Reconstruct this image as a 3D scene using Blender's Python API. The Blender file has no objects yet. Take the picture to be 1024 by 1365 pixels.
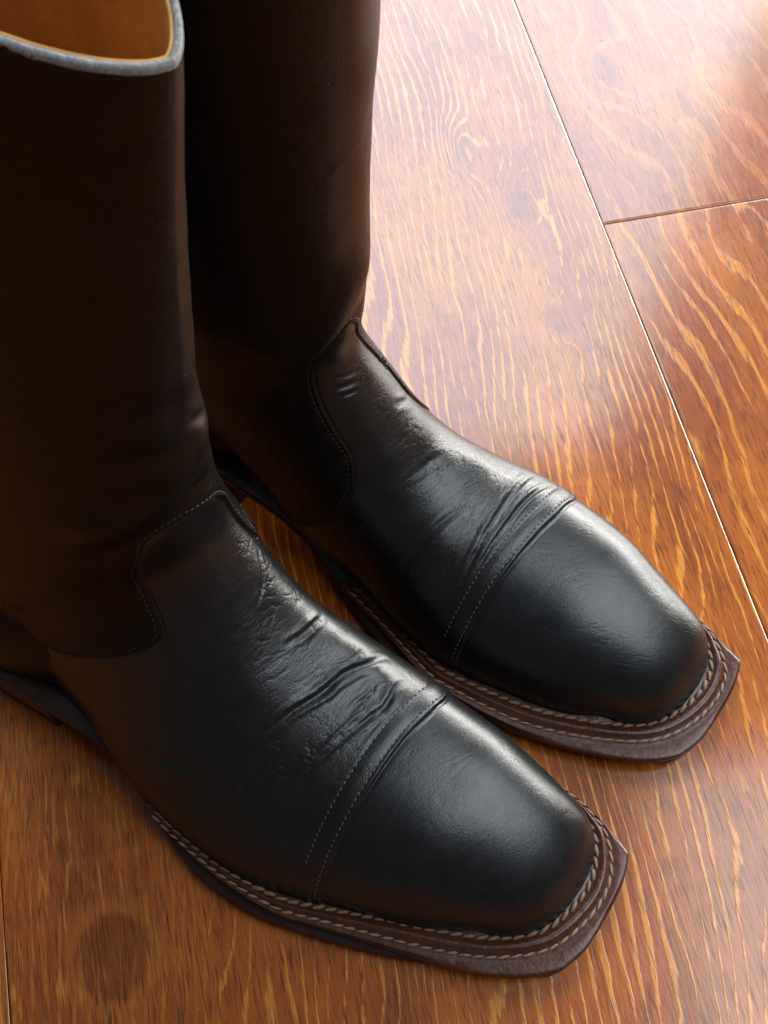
import bpy, bmesh, math, random
import numpy as np
from mathutils import Matrix, Vector

# ------------------------------------------------------------------ camera, light, exposure
sc = bpy.context.scene
COL = sc.collection
MM = 0.001
FPX, PW, PH = 1550.0, 1024.0, 1365.0          # focal length in photo pixels, photo size
CAM_H = 460.0                                 # mm above the floor
c_a = np.array([-0.21556319, -0.86646524, 0.45030046])   # floor +Y (along the planks) in camera axes (x right, y down, z forward)
c_b = np.array([0.97633888, -0.18313546, 0.1149948])     # floor +X
c_n = np.array([-0.01717302, 0.46443449, 0.88544096])    # straight down
cam_d = bpy.data.cameras.new('camera'); cam = bpy.data.objects.new('camera', cam_d); COL.objects.link(cam)
rx = Vector((c_b[0], c_a[0], -c_n[0])); dn = Vector((c_b[1], c_a[1], -c_n[1])); fwv = Vector((c_b[2], c_a[2], -c_n[2]))
M = Matrix((( rx.x, -dn.x, -fwv.x, 0), (rx.y, -dn.y, -fwv.y, 0), (rx.z, -dn.z, -fwv.z, CAM_H*MM), (0, 0, 0, 1)))
cam.matrix_world = M
cam_d.sensor_fit = 'VERTICAL'; cam_d.sensor_height = 36.0; cam_d.lens = 36.0*FPX/PH
cam_d.clip_start = 0.01; cam_d.clip_end = 50
cam_d.dof.use_dof = True; cam_d.dof.focus_distance = 0.415; cam_d.dof.aperture_fstop = 0.041/0.0011
sc.camera = cam
sc.view_settings.view_transform = 'Standard'; sc.view_settings.look = 'None'
sc.view_settings.exposure = 0.12; sc.view_settings.gamma = 1.0

w = bpy.data.worlds.new('World'); sc.world = w; w.use_nodes = True
bg = w.node_tree.nodes['Background']; bg.inputs[0].default_value = (0.88, 0.94, 1.0, 1); bg.inputs[1].default_value = 0.09

def area(name, loc, target, sx, sy, power, color, roll=0.0):
    d = bpy.data.lights.new(name, 'AREA'); d.shape = 'RECTANGLE'; d.size = sx; d.size_y = sy
    d.energy = power; d.color = color
    o = bpy.data.objects.new(name, d); COL.objects.link(o); o.location = loc
    q = (Vector(target)-Vector(loc)).to_track_quat('-Z', 'Y'); o.rotation_euler = q.to_euler()
    o.rotation_euler.rotate_axis('Z', roll)
    return o
# the window of the room the boots stand in, up and to the right behind them
area('window_light', (0.34, 2.61, 2.67), (0.34, 0.0, 2.67), 2.85, 3.33, 205, (0.72, 0.87, 1.0))
# added low lamp at the right, for highlights along the toe-cap shoulders
area('side_fill_light', (1.28, 0.98, 0.37), (0.1, 0.10, 0.10), 1.25, 0.45, 36, (1.0, 0.985, 0.94))
# added high fill standing in for wall and ceiling bounce, for the toe-cap sheen
area('bounce_fill_light', (1.0, -0.14, 1.5), (0.1, 0.05, 0.0), 1.05, 1.0, 17, (0.84, 0.92, 1.0))

# ------------------------------------------------------------------ node helpers
def mat(name):
    m = bpy.data.materials.new(name); m.use_nodes = True
    nt = m.node_tree; b = nt.nodes['Principled BSDF']
    return m, nt, b
class NB:
    def __init__(s, nt): s.nt = nt
    def n(s, t, **k):
        x = s.nt.nodes.new(t)
        for a, v in k.items(): setattr(x, a, v)
        return x
    def l(s, a, b): s.nt.links.new(a, b)
    def setin(s, node, i, v):
        if v is None: return
        if hasattr(v, 'is_linked') or hasattr(v, 'links'): s.l(v, node.inputs[i])
        else: node.inputs[i].default_value = v
    def m(s, op, a, b=None, c=None, clamp=False):
        x = s.n('ShaderNodeMath', operation=op); x.use_clamp = clamp
        s.setin(x, 0, a); s.setin(x, 1, b); s.setin(x, 2, c)
        return x.outputs[0]
    def vec(s, x, y, z=0.0):
        c = s.n('ShaderNodeCombineXYZ'); s.setin(c, 0, x); s.setin(c, 1, y); s.setin(c, 2, z); return c.outputs[0]
    def noise(s, v, scale, detail=3.0, rough=0.5, dist=0.0):
        x = s.n('ShaderNodeTexNoise'); s.l(v, x.inputs['Vector']); x.inputs['Scale'].default_value = scale
        x.inputs['Detail'].default_value = detail; x.inputs['Roughness'].default_value = rough
        x.inputs['Distortion'].default_value = dist; return x.outputs['Fac']
    def mr(s, v, a, b, c=0.0, d=1.0, smooth=True):
        x = s.n('ShaderNodeMapRange'); x.interpolation_type = 'SMOOTHSTEP' if smooth else 'LINEAR'
        s.setin(x, 0, v); x.inputs[1].default_value = a; x.inputs[2].default_value = b
        x.inputs[3].default_value = c; x.inputs[4].default_value = d; return x.outputs[0]
    def mix(s, f, a, b):
        x = s.n('ShaderNodeMix', data_type='RGBA'); s.setin(x, 0, f)
        s.setin(x, 6, a); s.setin(x, 7, b); return x.outputs[2]
    def bump(s, h, strength, dist, prev=None):
        x = s.n('ShaderNodeBump'); x.inputs['Strength'].default_value = strength; x.inputs['Distance'].default_value = dist
        s.l(h, x.inputs['Height'])
        if prev is not None: s.l(prev, x.inputs['Normal'])
        return x.outputs[0]

# ------------------------------------------------------------------ materials
def wood(name, knots, spots=(), period=7.0, seed=0.0, tilt=0.0, warp=26.0, DASH=0.6, STR=0.8, split=None):
    """lacquered plank: light streaks on red brown, isolines of a warped field that curls round the knots (mm)"""
    m, nt, b = mat(name); N = NB(nt)
    g = N.n('ShaderNodeNewGeometry'); sp = N.n('ShaderNodeSeparateXYZ'); N.l(g.outputs['Position'], sp.inputs[0])
    x = N.m('MULTIPLY', sp.outputs[0], 1000.0); y = N.m('MULTIPLY', sp.outputs[1], 1000.0)
    v1 = N.vec(N.m('MULTIPLY', x, 1/70.), N.m('MULTIPLY', y, 1/260.), seed)
    v2 = N.vec(N.m('MULTIPLY', x, 1/16.), N.m('MULTIPLY', y, 1/60.), seed+7)
    v3 = N.vec(N.m('MULTIPLY', x, 1/2.2), N.m('MULTIPLY', y, 1/16.), seed+3)
    vp = N.vec(N.m('MULTIPLY', x, 1/0.8), N.m('MULTIPLY', y, 1/22.), seed+5)
    vb = N.vec(N.m('MULTIPLY', x, 1/34.), N.m('MULTIPLY', y, 1/110.), seed+11)
    f = N.m('ADD', x, N.m('MULTIPLY', y, tilt))
    f = N.m('ADD', f, N.m('MULTIPLY', N.m('SUBTRACT', N.noise(v1, 1.0, 2.0), 0.5), warp*2))
    f = N.m('ADD', f, N.m('MULTIPLY', N.m('SUBTRACT', N.noise(v2, 1.0, 2.0), 0.5), 5.0))
    f = N.m('ADD', f, N.m('MULTIPLY', N.m('SUBTRACT', N.noise(v3, 1.0, 3.0, 0.65), 0.5), 2.2))
    dark = None
    for (kx, ky, sx, sy, amp) in knots:
        dx = N.m('DIVIDE', N.m('SUBTRACT', x, kx), sx); dy = N.m('DIVIDE', N.m('SUBTRACT', y, ky), sy)
        r2 = N.m('ADD', N.m('MULTIPLY', dx, dx), N.m('MULTIPLY', dy, dy))
        r2 = N.m('MULTIPLY', r2, N.m('ADD', 0.6, N.m('MULTIPLY', N.noise(v2, 1.7, 3.0), 0.8)))
        e = N.m('POWER', 2.718, N.m('MULTIPLY', r2, -1.0))
        f = N.m('ADD', f, N.m('MULTIPLY', e, amp))
        dark = e if dark is None else N.m('MAXIMUM', dark, e)
    ph = N.m('ADD', N.m('DIVIDE', f, period), N.m('MULTIPLY', N.noise(vb, 1.0, 1.0), 3.0))
    tri = N.m('PINGPONG', ph, 0.5)                     # 0..0.5
    thr = N.mr(N.noise(v2, 0.8, 3.0, 0.6), 0.3, 0.72, 0.0, 0.19)
    vr = N.vec(N.m('MULTIPLY', x, 1/1.4), N.m('MULTIPLY', y, 1/30.), seed+31)
    rag = N.m('MULTIPLY', N.m('SUBTRACT', N.noise(vr, 1.0, 4.0, 0.7), 0.5), 0.42)
    st = N.m('SUBTRACT', thr, N.m('ADD', tri, rag))
    if split is not None:
        sm = N.mr(N.m('ADD', x, N.m('MULTIPLY', N.noise(v3, 1.0, 2.0), 0.6)), split-0.2, split+0.5)
        STR = N.m('ADD', 0.30, N.m('MULTIPLY', sm, STR-0.30)); DASH = N.m('ADD', 1.0, N.m('MULTIPLY', sm, DASH-1.0))
    streak = N.m('MULTIPLY', N.mr(st, -0.035, 0.055), STR)
    vd = N.vec(N.m('MULTIPLY', x, 1/1.5), N.m('MULTIPLY', y, 1/19.), seed+17)
    dash = N.mr(N.noise(vd, 1.0, 2.0, 0.5), 0.56, 0.66)
    dashd = N.mr(N.noise(vd, 1.07, 2.0, 0.5), 0.44, 0.34)
    big = N.mr(N.noise(vb, 1.0, 3.0, 0.55), 0.35, 0.68)
    pore = N.mr(N.noise(vp, 1.0, 3.0, 0.65), 0.56, 0.68)
    fine = N.noise(v3, 1.6, 5.0, 0.7)
    base = N.mix(big, (0.26, 0.052, 0.0042, 1), (0.45, 0.112, 0.008, 1))
    lite = N.mix(fine, (0.62, 0.20, 0.020, 1), (0.74, 0.29, 0.036, 1))
    col = N.mix(streak, base, lite)
    col = N.mix(N.m('MULTIPLY', dash, DASH), col, (0.50, 0.17, 0.018, 1))
    col = N.mix(N.m('MULTIPLY', dashd, 0.5), col, (0.11, 0.019, 0.003, 1))
    vq = N.vec(N.m('MULTIPLY', x, 1/0.5), N.m('MULTIPLY', y, 1/11.), seed+23)
    p2 = N.mr(N.noise(vq, 1.0, 2.0, 0.5), 0.57, 0.64)
    fv = N.m('MULTIPLY', N.mr(fine, 0.35, 0.7), 0.35)
    col = N.mix(fv, col, (0.34, 0.10, 0.011, 1))
    if dark is not None: col = N.mix(N.mr(dark, 0.45, 1.0, 0.0, 0.45), col, (0.09, 0.022, 0.006, 1))
    for (kx, ky, r) in spots:
        dx = N.m('DIVIDE', N.m('SUBTRACT', x, kx), r); dy = N.m('DIVIDE', N.m('SUBTRACT', y, ky), r*1.12)
        r2 = N.m('SQRT', N.m('ADD', N.m('MULTIPLY', dx, dx), N.m('MULTIPLY', dy, dy)))
        r2 = N.m('ADD', r2, N.m('MULTIPLY', N.m('SUBTRACT', N.noise(v3, 1.0, 3.0), 0.5), 0.5))
        ring = N.m('MULTIPLY', N.mr(r2, 0.85, 1.0), N.mr(r2, 1.5, 1.05))
        col = N.mix(N.m('MULTIPLY', ring, 0.35), col, (0.48, 0.16, 0.018, 1))
        col = N.mix(N.mr(r2, 1.08, 0.8, 0.0, 0.4), col, (0.17, 0.035, 0.005, 1))
    col = N.mix(N.m('MULTIPLY', pore, 0.75), col, (0.05, 0.010, 0.003, 1))
    col = N.mix(N.m('MULTIPLY', p2, 0.6), col, (0.075, 0.014, 0.003, 1))
    # fine scratches crossing the grain
    pr = N.m('ADD', N.m('MULTIPLY', x, 0.25), N.m('MULTIPLY', y, 0.97)); qr = N.m('SUBTRACT', N.m('MULTIPLY', x, 0.97), N.m('MULTIPLY', y, 0.25))
    scr = N.mr(N.noise(N.vec(N.m('MULTIPLY', pr, 1/0.9), N.m('MULTIPLY', qr, 1/60.), seed+2), 1.0, 2.0), 0.735, 0.77)
    scr = N.m('MULTIPLY', scr, N.mr(N.noise(vb, 2.0, 2.0), 0.5, 0.6))
    col = N.mix(N.m('MULTIPLY', scr, 0.5), col, (0.06, 0.02, 0.008, 1))
    N.l(col, b.inputs['Base Color'])
    lum = N.m('ADD', 0.30, N.m('MULTIPLY', fine, 0.08))
    N.l(lum, b.inputs['Roughness'])
    b.inputs['IOR'].default_value = 1.5
    b.inputs['Specular IOR Level'].default_value = 0.2
    b.inputs['Coat Weight'].default_value = 1.0; b.inputs['Coat IOR'].default_value = 1.58; b.inputs['Coat Roughness'].default_value = 0.12
    h = N.m('ADD', N.m('MULTIPLY', streak, 0.6), N.m('MULTIPLY', pore, -0.25))
    h = N.m('ADD', h, N.m('MULTIPLY', fine, 0.5)); h = N.m('ADD', h, N.m('MULTIPLY', scr, -0.9))
    nb = N.bump(h, 0.22, 0.0004)
    nb2 = N.bump(N.noise(N.vec(N.m('MULTIPLY', x, 1/30.), N.m('MULTIPLY', y, 1/40.), seed), 1.0, 2.0), 0.5, 0.0006, nb)
    N.l(nb2, b.inputs['Normal'])
    bc = N.bump(h, 0.10, 0.0004); N.l(bc, b.inputs['Coat Normal'])
    return m

def leather(name, col=(0.010, 0.0095, 0.010), rough=0.36, grain=1.0, spec=0.5, bump=0.35, lines=0.5):
    m, nt, b = mat(name); N = NB(nt)
    tc = N.n('ShaderNodeTexCoord'); v = tc.outputs['Object']
    n1 = N.noise(v, 900.0, 4.0, 0.6); n2 = N.noise(v, 120.0, 3.0, 0.6); n3 = N.noise(v, 30.0, 2.0, 0.5)
    vo = N.n('ShaderNodeTexVoronoi', feature='DISTANCE_TO_EDGE'); vo.inputs['Scale'].default_value = 1300*grain
    N.l(v, vo.inputs['Vector'])
    cell = N.mr(vo.outputs['Distance'], 0.0, 0.25)
    c = N.mix(N.mr(n2, 0.3, 0.7), (*col, 1), (col[0]*1.7, col[1]*1.6, col[2]*1.5, 1))
    sn = N.noise(v, 1400.0, 2.0, 0.5); c = N.mix(N.m('MULTIPLY', N.mr(sn, 0.735, 0.76), 0.8), c, (0.10, 0.10, 0.095, 1))
    N.l(c, b.inputs['Base Color'])
    r = N.m('ADD', rough-0.07, N.m('MULTIPLY', n2, 0.10)); r = N.m('ADD', r, N.m('MULTIPLY', n3, 0.06)); N.l(r, b.inputs['Roughness'])
    b.inputs['IOR'].default_value = 1.5; b.inputs['Specular IOR Level'].default_value = spec
    h = N.m('ADD', N.m('MULTIPLY', cell, 0.35), N.m('MULTIPLY', n1, 0.5)); h = N.m('ADD', h, N.m('MULTIPLY', n2, 0.8))
    sp = N.n('ShaderNodeSeparateXYZ'); N.l(v, sp.inputs[0])
    wv = N.m('MULTIPLY', N.noise(v, 70.0, 2.0), 1.6)
    lv = N.vec(N.m('ADD', N.m('MULTIPLY', sp.outputs[0], 620.), wv), N.m('MULTIPLY', sp.outputs[1], 80.), N.m('MULTIPLY', sp.outputs[2], 420.))
    ln = N.mr(N.m('ABSOLUTE', N.m('SUBTRACT', N.noise(lv, 1.0, 3.0, 0.6), 0.5)), 0.0, 0.05)
    msk = N.mr(N.noise(v, 45.0, 2.0), 0.42, 0.62)
    h = N.m('ADD', h, N.m('MULTIPLY', N.m('MULTIPLY', ln, msk), lines))
    # rubbed scratches and specks of dust
    sv = N.vec(N.m('MULTIPLY', sp.outputs[0], 90.), N.m('MULTIPLY', sp.outputs[1], 1500.), N.m('MULTIPLY', sp.outputs[2], 500.))
    sc2 = N.m('MULTIPLY', N.mr(N.noise(sv, 1.0, 2.0), 0.70, 0.76), 0.35)
    h = N.m('ADD', h, sc2)
    N.l(N.bump(h, bump, 0.00035), b.inputs['Normal'])
    return m

def plain(name, col, rough=0.5, nscale=300., namp=0.35, bump=0.3, col2=None, spec=0.5, dist=0.0003):
    m, nt, b = mat(name); N = NB(nt)
    tc = N.n('ShaderNodeTexCoord'); v = tc.outputs['Object']
    n1 = N.noise(v, nscale, 4.0, 0.6)
    c2 = col2 or tuple(c*(1-namp) for c in col)
    N.l(N.mix(N.mr(n1, 0.3, 0.7), (*col, 1), (*c2, 1)), b.inputs['Base Color'])
    b.inputs['Roughness'].default_value = rough; b.inputs['Specular IOR Level'].default_value = spec
    N.l(N.bump(n1, bump, dist), b.inputs['Normal'])
    return m

MAT = dict(
    cap=leather('polished_black_leather', (0.004, 0.0045, 0.0055), 0.31, 1.0, 0.64, 0.14, 0.4),
    vamp=leather('creased_black_leather', (0.0055, 0.005, 0.005), 0.31, 0.9, 0.62, 0.19, 1.0),
    shaft=leather('shaft_black_leather', (0.0045, 0.003, 0.002), 0.38, 0.9, 0.27, 0.22),
    lining=plain('tan_lining_leather', (0.72, 0.35, 0.09), 0.55, 60., 0.25, 0.2),
    rim=plain('raw_grey_rim', (0.30, 0.29, 0.275), 0.7, 1300., 0.6, 0.5, (0.15, 0.15, 0.145), 0.4, 0.0004),
    welt=plain('brown_welt_leather', (0.085, 0.026, 0.011), 0.30, 500., 0.5, 0.5),
    sole=plain('dark_brown_sole_edge', (0.035, 0.013, 0.009), 0.34, 260., 0.5, 0.4),
    heel=plain('stacked_brown_heel', (0.055, 0.020, 0.010), 0.45, 200., 0.4, 0.3),
    rubber=plain('black_rubber_top_piece', (0.010, 0.010, 0.010), 0.6),
    welt_thread=plain('tan_welt_thread', (0.31, 0.185, 0.115), 0.7, 2500., 0.5, 0.8),
    thread=plain('dark_thread', (0.095, 0.095, 0.09), 0.55, 2500., 0.5, 0.6),
    seam_thread=plain('black_seam_thread', (0.03, 0.03, 0.03), 0.5, 2500., 0.5, 0.5),
    dust=plain('pale_dust', (0.55, 0.50, 0.44), 0.8),
    sub=plain('dark_joint', (0.03, 0.012, 0.006), 0.7),
)

# ------------------------------------------------------------------ object helpers
def link(name, me, parent=None, loc=None):
    o = bpy.data.objects.new(name, me); COL.objects.link(o)
    if parent: o.parent = parent
    if loc is not None: o.location = loc
    return o
def np_mesh(name, V, Q, m, parent=None, normals=None, smooth=True):
    me = bpy.data.meshes.new(name)
    V = np.asarray(V, np.float32)*MM; Q = np.asarray(Q, np.int32); k = Q.shape[1]
    me.vertices.add(len(V)); me.vertices.foreach_set('co', V.ravel())
    me.loops.add(Q.size); me.loops.foreach_set('vertex_index', Q.ravel())
    me.polygons.add(len(Q)); me.polygons.foreach_set('loop_start', np.arange(0, Q.size, k, dtype=np.int32))
    me.polygons.foreach_set('loop_total', np.full(len(Q), k, np.int32))
    me.update(calc_edges=True)
    me.polygons.foreach_set('use_smooth', np.full(len(Q), smooth, bool))
    if normals is not None:
        me.normals_split_custom_set_from_vertices(np.asarray(normals, np.float32).tolist())
    me.materials.append(m)
    return link(name, me, parent)
def grid_quads(ni, nj, wrap=False):
    I, J = np.meshgrid(np.arange(ni-1), np.arange(nj if wrap else nj-1), indexing='ij'); J2 = (J+1) % nj
    return np.stack([I*nj+J, (I+1)*nj+J, (I+1)*nj+J2, I*nj+J2], -1).reshape(-1, 4)
def gsm(a, sig):
    a = np.asarray(a, float)
    if sig <= 0: return a
    r = int(sig*3)+1; k = np.exp(-0.5*(np.arange(-r, r+1)/sig)**2); k /= k.sum()
    lo = 2*a[:1]-a[r:0:-1]; hi = 2*a[-1:]-a[-2:-r-2:-1]
    p = np.concatenate([lo, a, hi], 0)
    out = np.zeros_like(a)
    for i, kk in enumerate(k): out += kk*p[i:i+len(a)]
    return out
def gsm_wrap(a, sig):
    r = int(sig*3)+1; k = np.exp(-0.5*(np.arange(-r, r+1)/sig)**2); k /= k.sum()
    out = np.zeros_like(a)
    for i, kk in enumerate(k): out += kk*np.roll(a, i-r, axis=0)
    return out
def smst(x, a, b):
    t = np.clip((x-a)/(b-a), 0, 1); return t*t*(3-2*t)
_rng = np.random.RandomState(5)
_lat = _rng.rand(64, 64, 64)
def vnoise(P):
    """value noise, P (...,3)"""
    f = np.floor(P).astype(int); t = P-f; t = t*t*(3-2*t); out = 0
    for dx in (0, 1):
        for dy in (0, 1):
            for dz in (0, 1):
                wgt = (t[..., 0] if dx else 1-t[..., 0])*(t[..., 1] if dy else 1-t[..., 1])*(t[..., 2] if dz else 1-t[..., 2])
                out = out + wgt*_lat[(f[..., 0]+dx) % 64, (f[..., 1]+dy) % 64, (f[..., 2]+dz) % 64]
    return out-0.5
def fbm(P, oct=3):
    s = 0; a = 1.0
    for o in range(oct): s = s+a*vnoise(P*(2**o)+17.3*o); a *= 0.55
    return s
def catmull(pts, n):
    p = np.asarray(pts, float); p = np.vstack([2*p[0]-p[1], p, 2*p[-1]-p[-2]]); out = []
    for i in range(1, len(p)-2):
        t = np.linspace(0, 1, n, endpoint=False)[:, None]
        out.append(0.5*((2*p[i])+(-p[i-1]+p[i+1])*t+(2*p[i-1]-5*p[i]+4*p[i+1]-p[i+2])*t**2+(-p[i-1]+3*p[i]-3*p[i+1]+p[i+2])*t**3))
    return np.vstack(out+[p[-2:-1]])
def resample(c, step):
    d = np.r_[0, np.cumsum(np.linalg.norm(np.diff(c, axis=0), axis=1))]; n = max(2, int(d[-1]/step)+1)
    s = np.linspace(0, d[-1], n); return np.stack([np.interp(s, d, c[:, k]) for k in range(c.shape[1])], 1)

# ------------------------------------------------------------------ the boot surface
STEP = 0.48
def base_surface(S, nu=500):
    """S: stations (xT,yT,zT, xB,yB,zB, wneg, wpos, p, q, beta); returns P[ni,nj,3], u[nj]"""
    S = np.asarray(S, float)
    d = np.maximum(np.linalg.norm(np.diff(S[:, 0:3], axis=0), axis=1),
                   0.75*np.linalg.norm(np.diff((S[:, 0:3]+S[:, 3:6])/2, axis=0), axis=1))
    cum = np.r_[0, np.cumsum(d)]; ni = int(cum[-1]/STEP)
    s = np.linspace(0, cum[-1], ni)
    K = np.stack([np.interp(s, cum, S[:, k]) for k in range(S.shape[1])], 1)
    sig = 5.0/STEP*1.0
    K = gsm(gsm(K, sig), 3.0/STEP)
    u = np.linspace(-1, 1, nu); au = np.abs(u)
    p = K[:, 8:9]; q = K[:, 9:10]; be = K[:, 10:11]
    a = au[None, :]*math.pi/2
    yD = np.sin(a)**q*(1-0.05*smst(au, 0.85, 1.0)[None, :]*smst(-K[:, 3:4], 40, 75)); vD = np.cos(a)**p
    a2 = au[None, :]*math.pi
    yE = np.abs(np.sin(a2))**np.maximum(q, 0.8); vE = 0.5+0.5*np.cos(a2)
    yy = (1-be)*yD+be*yE; vv = (1-be)*vD+be*vE
    wdt = np.where(u[None, :] < 0, K[:, 6:7], K[:, 7:8])*np.sign(u)[None, :]
    T = K[:, None, 0:3]; B = K[:, None, 3:6]
    P = B+(T-B)*vv[..., None]
    P[..., 1] += wdt*yy
    return P, u, s
def normals_of(P):
    di = np.gradient(P, axis=0); dj = np.gradient(P, axis=1)
    n = np.cross(dj, di); n /= np.linalg.norm(n, axis=-1, keepdims=True)+1e-9
    # outward: away from the section centre
    c = P.mean(axis=1, keepdims=True); s = np.sign(((P-c)*n).sum(-1).mean()); return n*s

class Feature:
    """marks on a boot are given as (row, column) of its surface: rows run from the toe to the rim, columns across"""
    def __init__(s, P, N, pose): s.ni, s.nj = P.shape[:2]
    def hit(s, i, j): return min(int(i), s.ni-1), min(int(j), s.nj-1)
    def ij(s, pts): return np.array([s.hit(i, j) for i, j in pts], float)

def ij_to_P(P, ij):
    i = np.clip(ij[:, 0], 0, P.shape[0]-1.001); j = np.clip(ij[:, 1], 0, P.shape[1]-1.001)
    i0 = i.astype(int); j0 = j.astype(int); fi = (i-i0)[:, None]; fj = (j-j0)[:, None]
    return P[i0, j0]*(1-fi)*(1-fj)+P[i0+1, j0]*fi*(1-fj)+P[i0, j0+1]*(1-fi)*fj+P[i0+1, j0+1]*fi*fj
def dist_polyline(P, line, maxd):
    """distance and along-parameter (0..1) of every grid point near a 3D polyline"""
    flat = P.reshape(-1, 3); D = np.full(len(flat), 1e3); A = np.zeros(len(flat))
    lo = line.min(0)-maxd; hi = line.max(0)+maxd
    idx = np.where(((flat > lo) & (flat < hi)).all(1))[0]
    if len(idx) == 0: return D.reshape(P.shape[:2]), A.reshape(P.shape[:2])
    q = flat[idx]; best = np.full(len(idx), 1e6); ba = np.zeros(len(idx)); n = len(line)-1
    for k in range(n):
        a, b = line[k], line[k+1]; ab = b-a; L = (ab*ab).sum()+1e-9
        near = np.where((np.abs(q-(a+b)/2) < maxd+math.sqrt(L)).all(1))[0]
        if len(near) == 0: continue
        qq = q[near]; t = np.clip(((qq-a)@ab)/L, 0, 1); dd = ((qq-a-t[:, None]*ab)**2).sum(1)
        up = dd < best[near]; best[near[up]] = dd[up]; ba[near[up]] = (k+t[up])/n
    D[idx] = np.sqrt(best); A[idx] = ba
    return D.reshape(P.shape[:2]), A.reshape(P.shape[:2])
def poly_mask(ni, nj, poly):
    I, J = np.meshgrid(np.arange(ni)+0.0, np.arange(nj)+0.0, indexing='ij'); inside = np.zeros((ni, nj), bool)
    n = len(poly)
    for k in range(n):
        (a, b), (c, d) = poly[k], poly[(k+1) % n]
        if a == c: continue
        cond = ((a > I) != (c > I)); xj = (d-b)*(I-a)/(c-a)+b
        inside ^= cond & (J < xj)
    return inside
def curve_xy(pts, step=0.8, corner=()):
    c = resample(catmull(pts, 16), step); return c
def rise(x):
    return 21.0*smst(-x, 140, 222)
def strip_mesh(name, rings, m, parent, wrap=False, caps=False):
    """rings: array [n_path, n_profile, 3]"""
    ni, nj = rings.shape[:2]; Q = grid_quads(ni, nj, False)
    if wrap:
        j = np.arange(nj-1); Q = np.vstack([Q, np.stack([(ni-1)*nj+j, 0*nj+j, 0*nj+j+1, (ni-1)*nj+j+1], 1)])
    return np_mesh(name, rings.reshape(-1, 3), Q, m, parent)
def closed_prism(name, outline, z0, z1, m, parent, inset=0.8, rz=None, rough=0.0):
    """plate with eased edges; z0/z1 may be functions of x"""
    n = len(outline); c = outline.mean(0)
    tan = np.roll(outline, -1, 0)-np.roll(outline, 1, 0); nrm = np.stack([tan[:, 1], -tan[:, 0]], 1)
    nrm /= np.linalg.norm(nrm, axis=1)[:, None]+1e-9
    area2 = (outline[:, 0]*np.roll(outline[:, 1], -1)-np.roll(outline[:, 0], -1)*outline[:, 1]).sum()
    if area2 < 0: nrm = -nrm
    Z0 = z0(outline[:, 0]) if callable(z0) else np.full(n, float(z0)); Z1 = z1(outline[:, 0]) if callable(z1) else np.full(n, float(z1))
    prof = [(0.0, -6), (0.0, -inset), (0.18, -inset*0.3), (0.42, 0), (0.75, 0.0), (0.93, -inset*0.35), (1.0, -inset), (1.0, -7)]
    R = []
    for t, off in prof:
        xy = outline+nrm*off
        if rough and -1 < off < 0.5: xy = xy+nrm*(rough*fbm(np.column_stack([outline*0.5, np.full(n, t*3.0)]), 2))[:, None]
        R.append(np.column_stack([xy, Z0+(Z1-Z0)*t]))
    R = np.stack(R, 1)
    k = R.shape[1]; V = R.reshape(-1, 3); Q = [list(q) for q in grid_quads(n, k)]
    for j in range(k-1): Q.append([(n-1)*k+j, j, j+1, (n-1)*k+j+1])
    zc0 = float(Z0.mean()); zc1 = float(Z1.mean())
    # fan caps as quads towards the midline
    V = list(map(tuple, V)); cb = len(V); V.append((c[0], c[1], zc0)); V.append((c[0], c[1], zc1))
    me_q = np.array(Q); 
    T = [[i*k, ((i+1) % n)*k, cb, cb] for i in range(n)]+[[i*k+k-1, ((i+1) % n)*k+k-1, cb+1, cb+1] for i in range(n)]
    me = bpy.data.meshes.new(name)
    faces = [tuple(q) for q in me_q.tolist()]+[tuple(t[:3]) for t in T]
    me.from_pydata([tuple(np.array(v)*MM) for v in V], [], faces); me.update()
    for p in me.polygons: p.use_smooth = True
    me.materials.append(m); return link(name, me, parent)

def capsule_mesh(name, L, wd, ht, m, twist=0.0):
    """one thread stitch lying along x, 40 quads"""
    ns, nr = 7, 6; V = []
    for i in range(ns):
        t = -1+2*i/(ns-1); r = math.sqrt(max(0.0, 1-abs(t)**2.6))*1.0
        for j in range(nr):
            a = 2*math.pi*j/nr
            V.append((t*L/2, math.cos(a)*wd/2*r+t*twist, math.sin(a)*ht/2*r+0.15*ht*(1-t*t)))
    Q = [(i*nr+j, (i+1)*nr+j, (i+1)*nr+(j+1) % nr, i*nr+(j+1) % nr) for i in range(ns-1) for j in range(nr)]
    me = bpy.data.meshes.new(name); me.from_pydata([tuple(c*MM for c in v) for v in V], [], Q); me.update()
    for p in me.polygons: p.use_smooth = True
    me.materials.append(m); return me

def frame_of(o, ang):
    fw = np.array([math.cos(ang), math.sin(ang)]); return np.array(o, float), fw, np.array([-fw[1], fw[0]])

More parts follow.
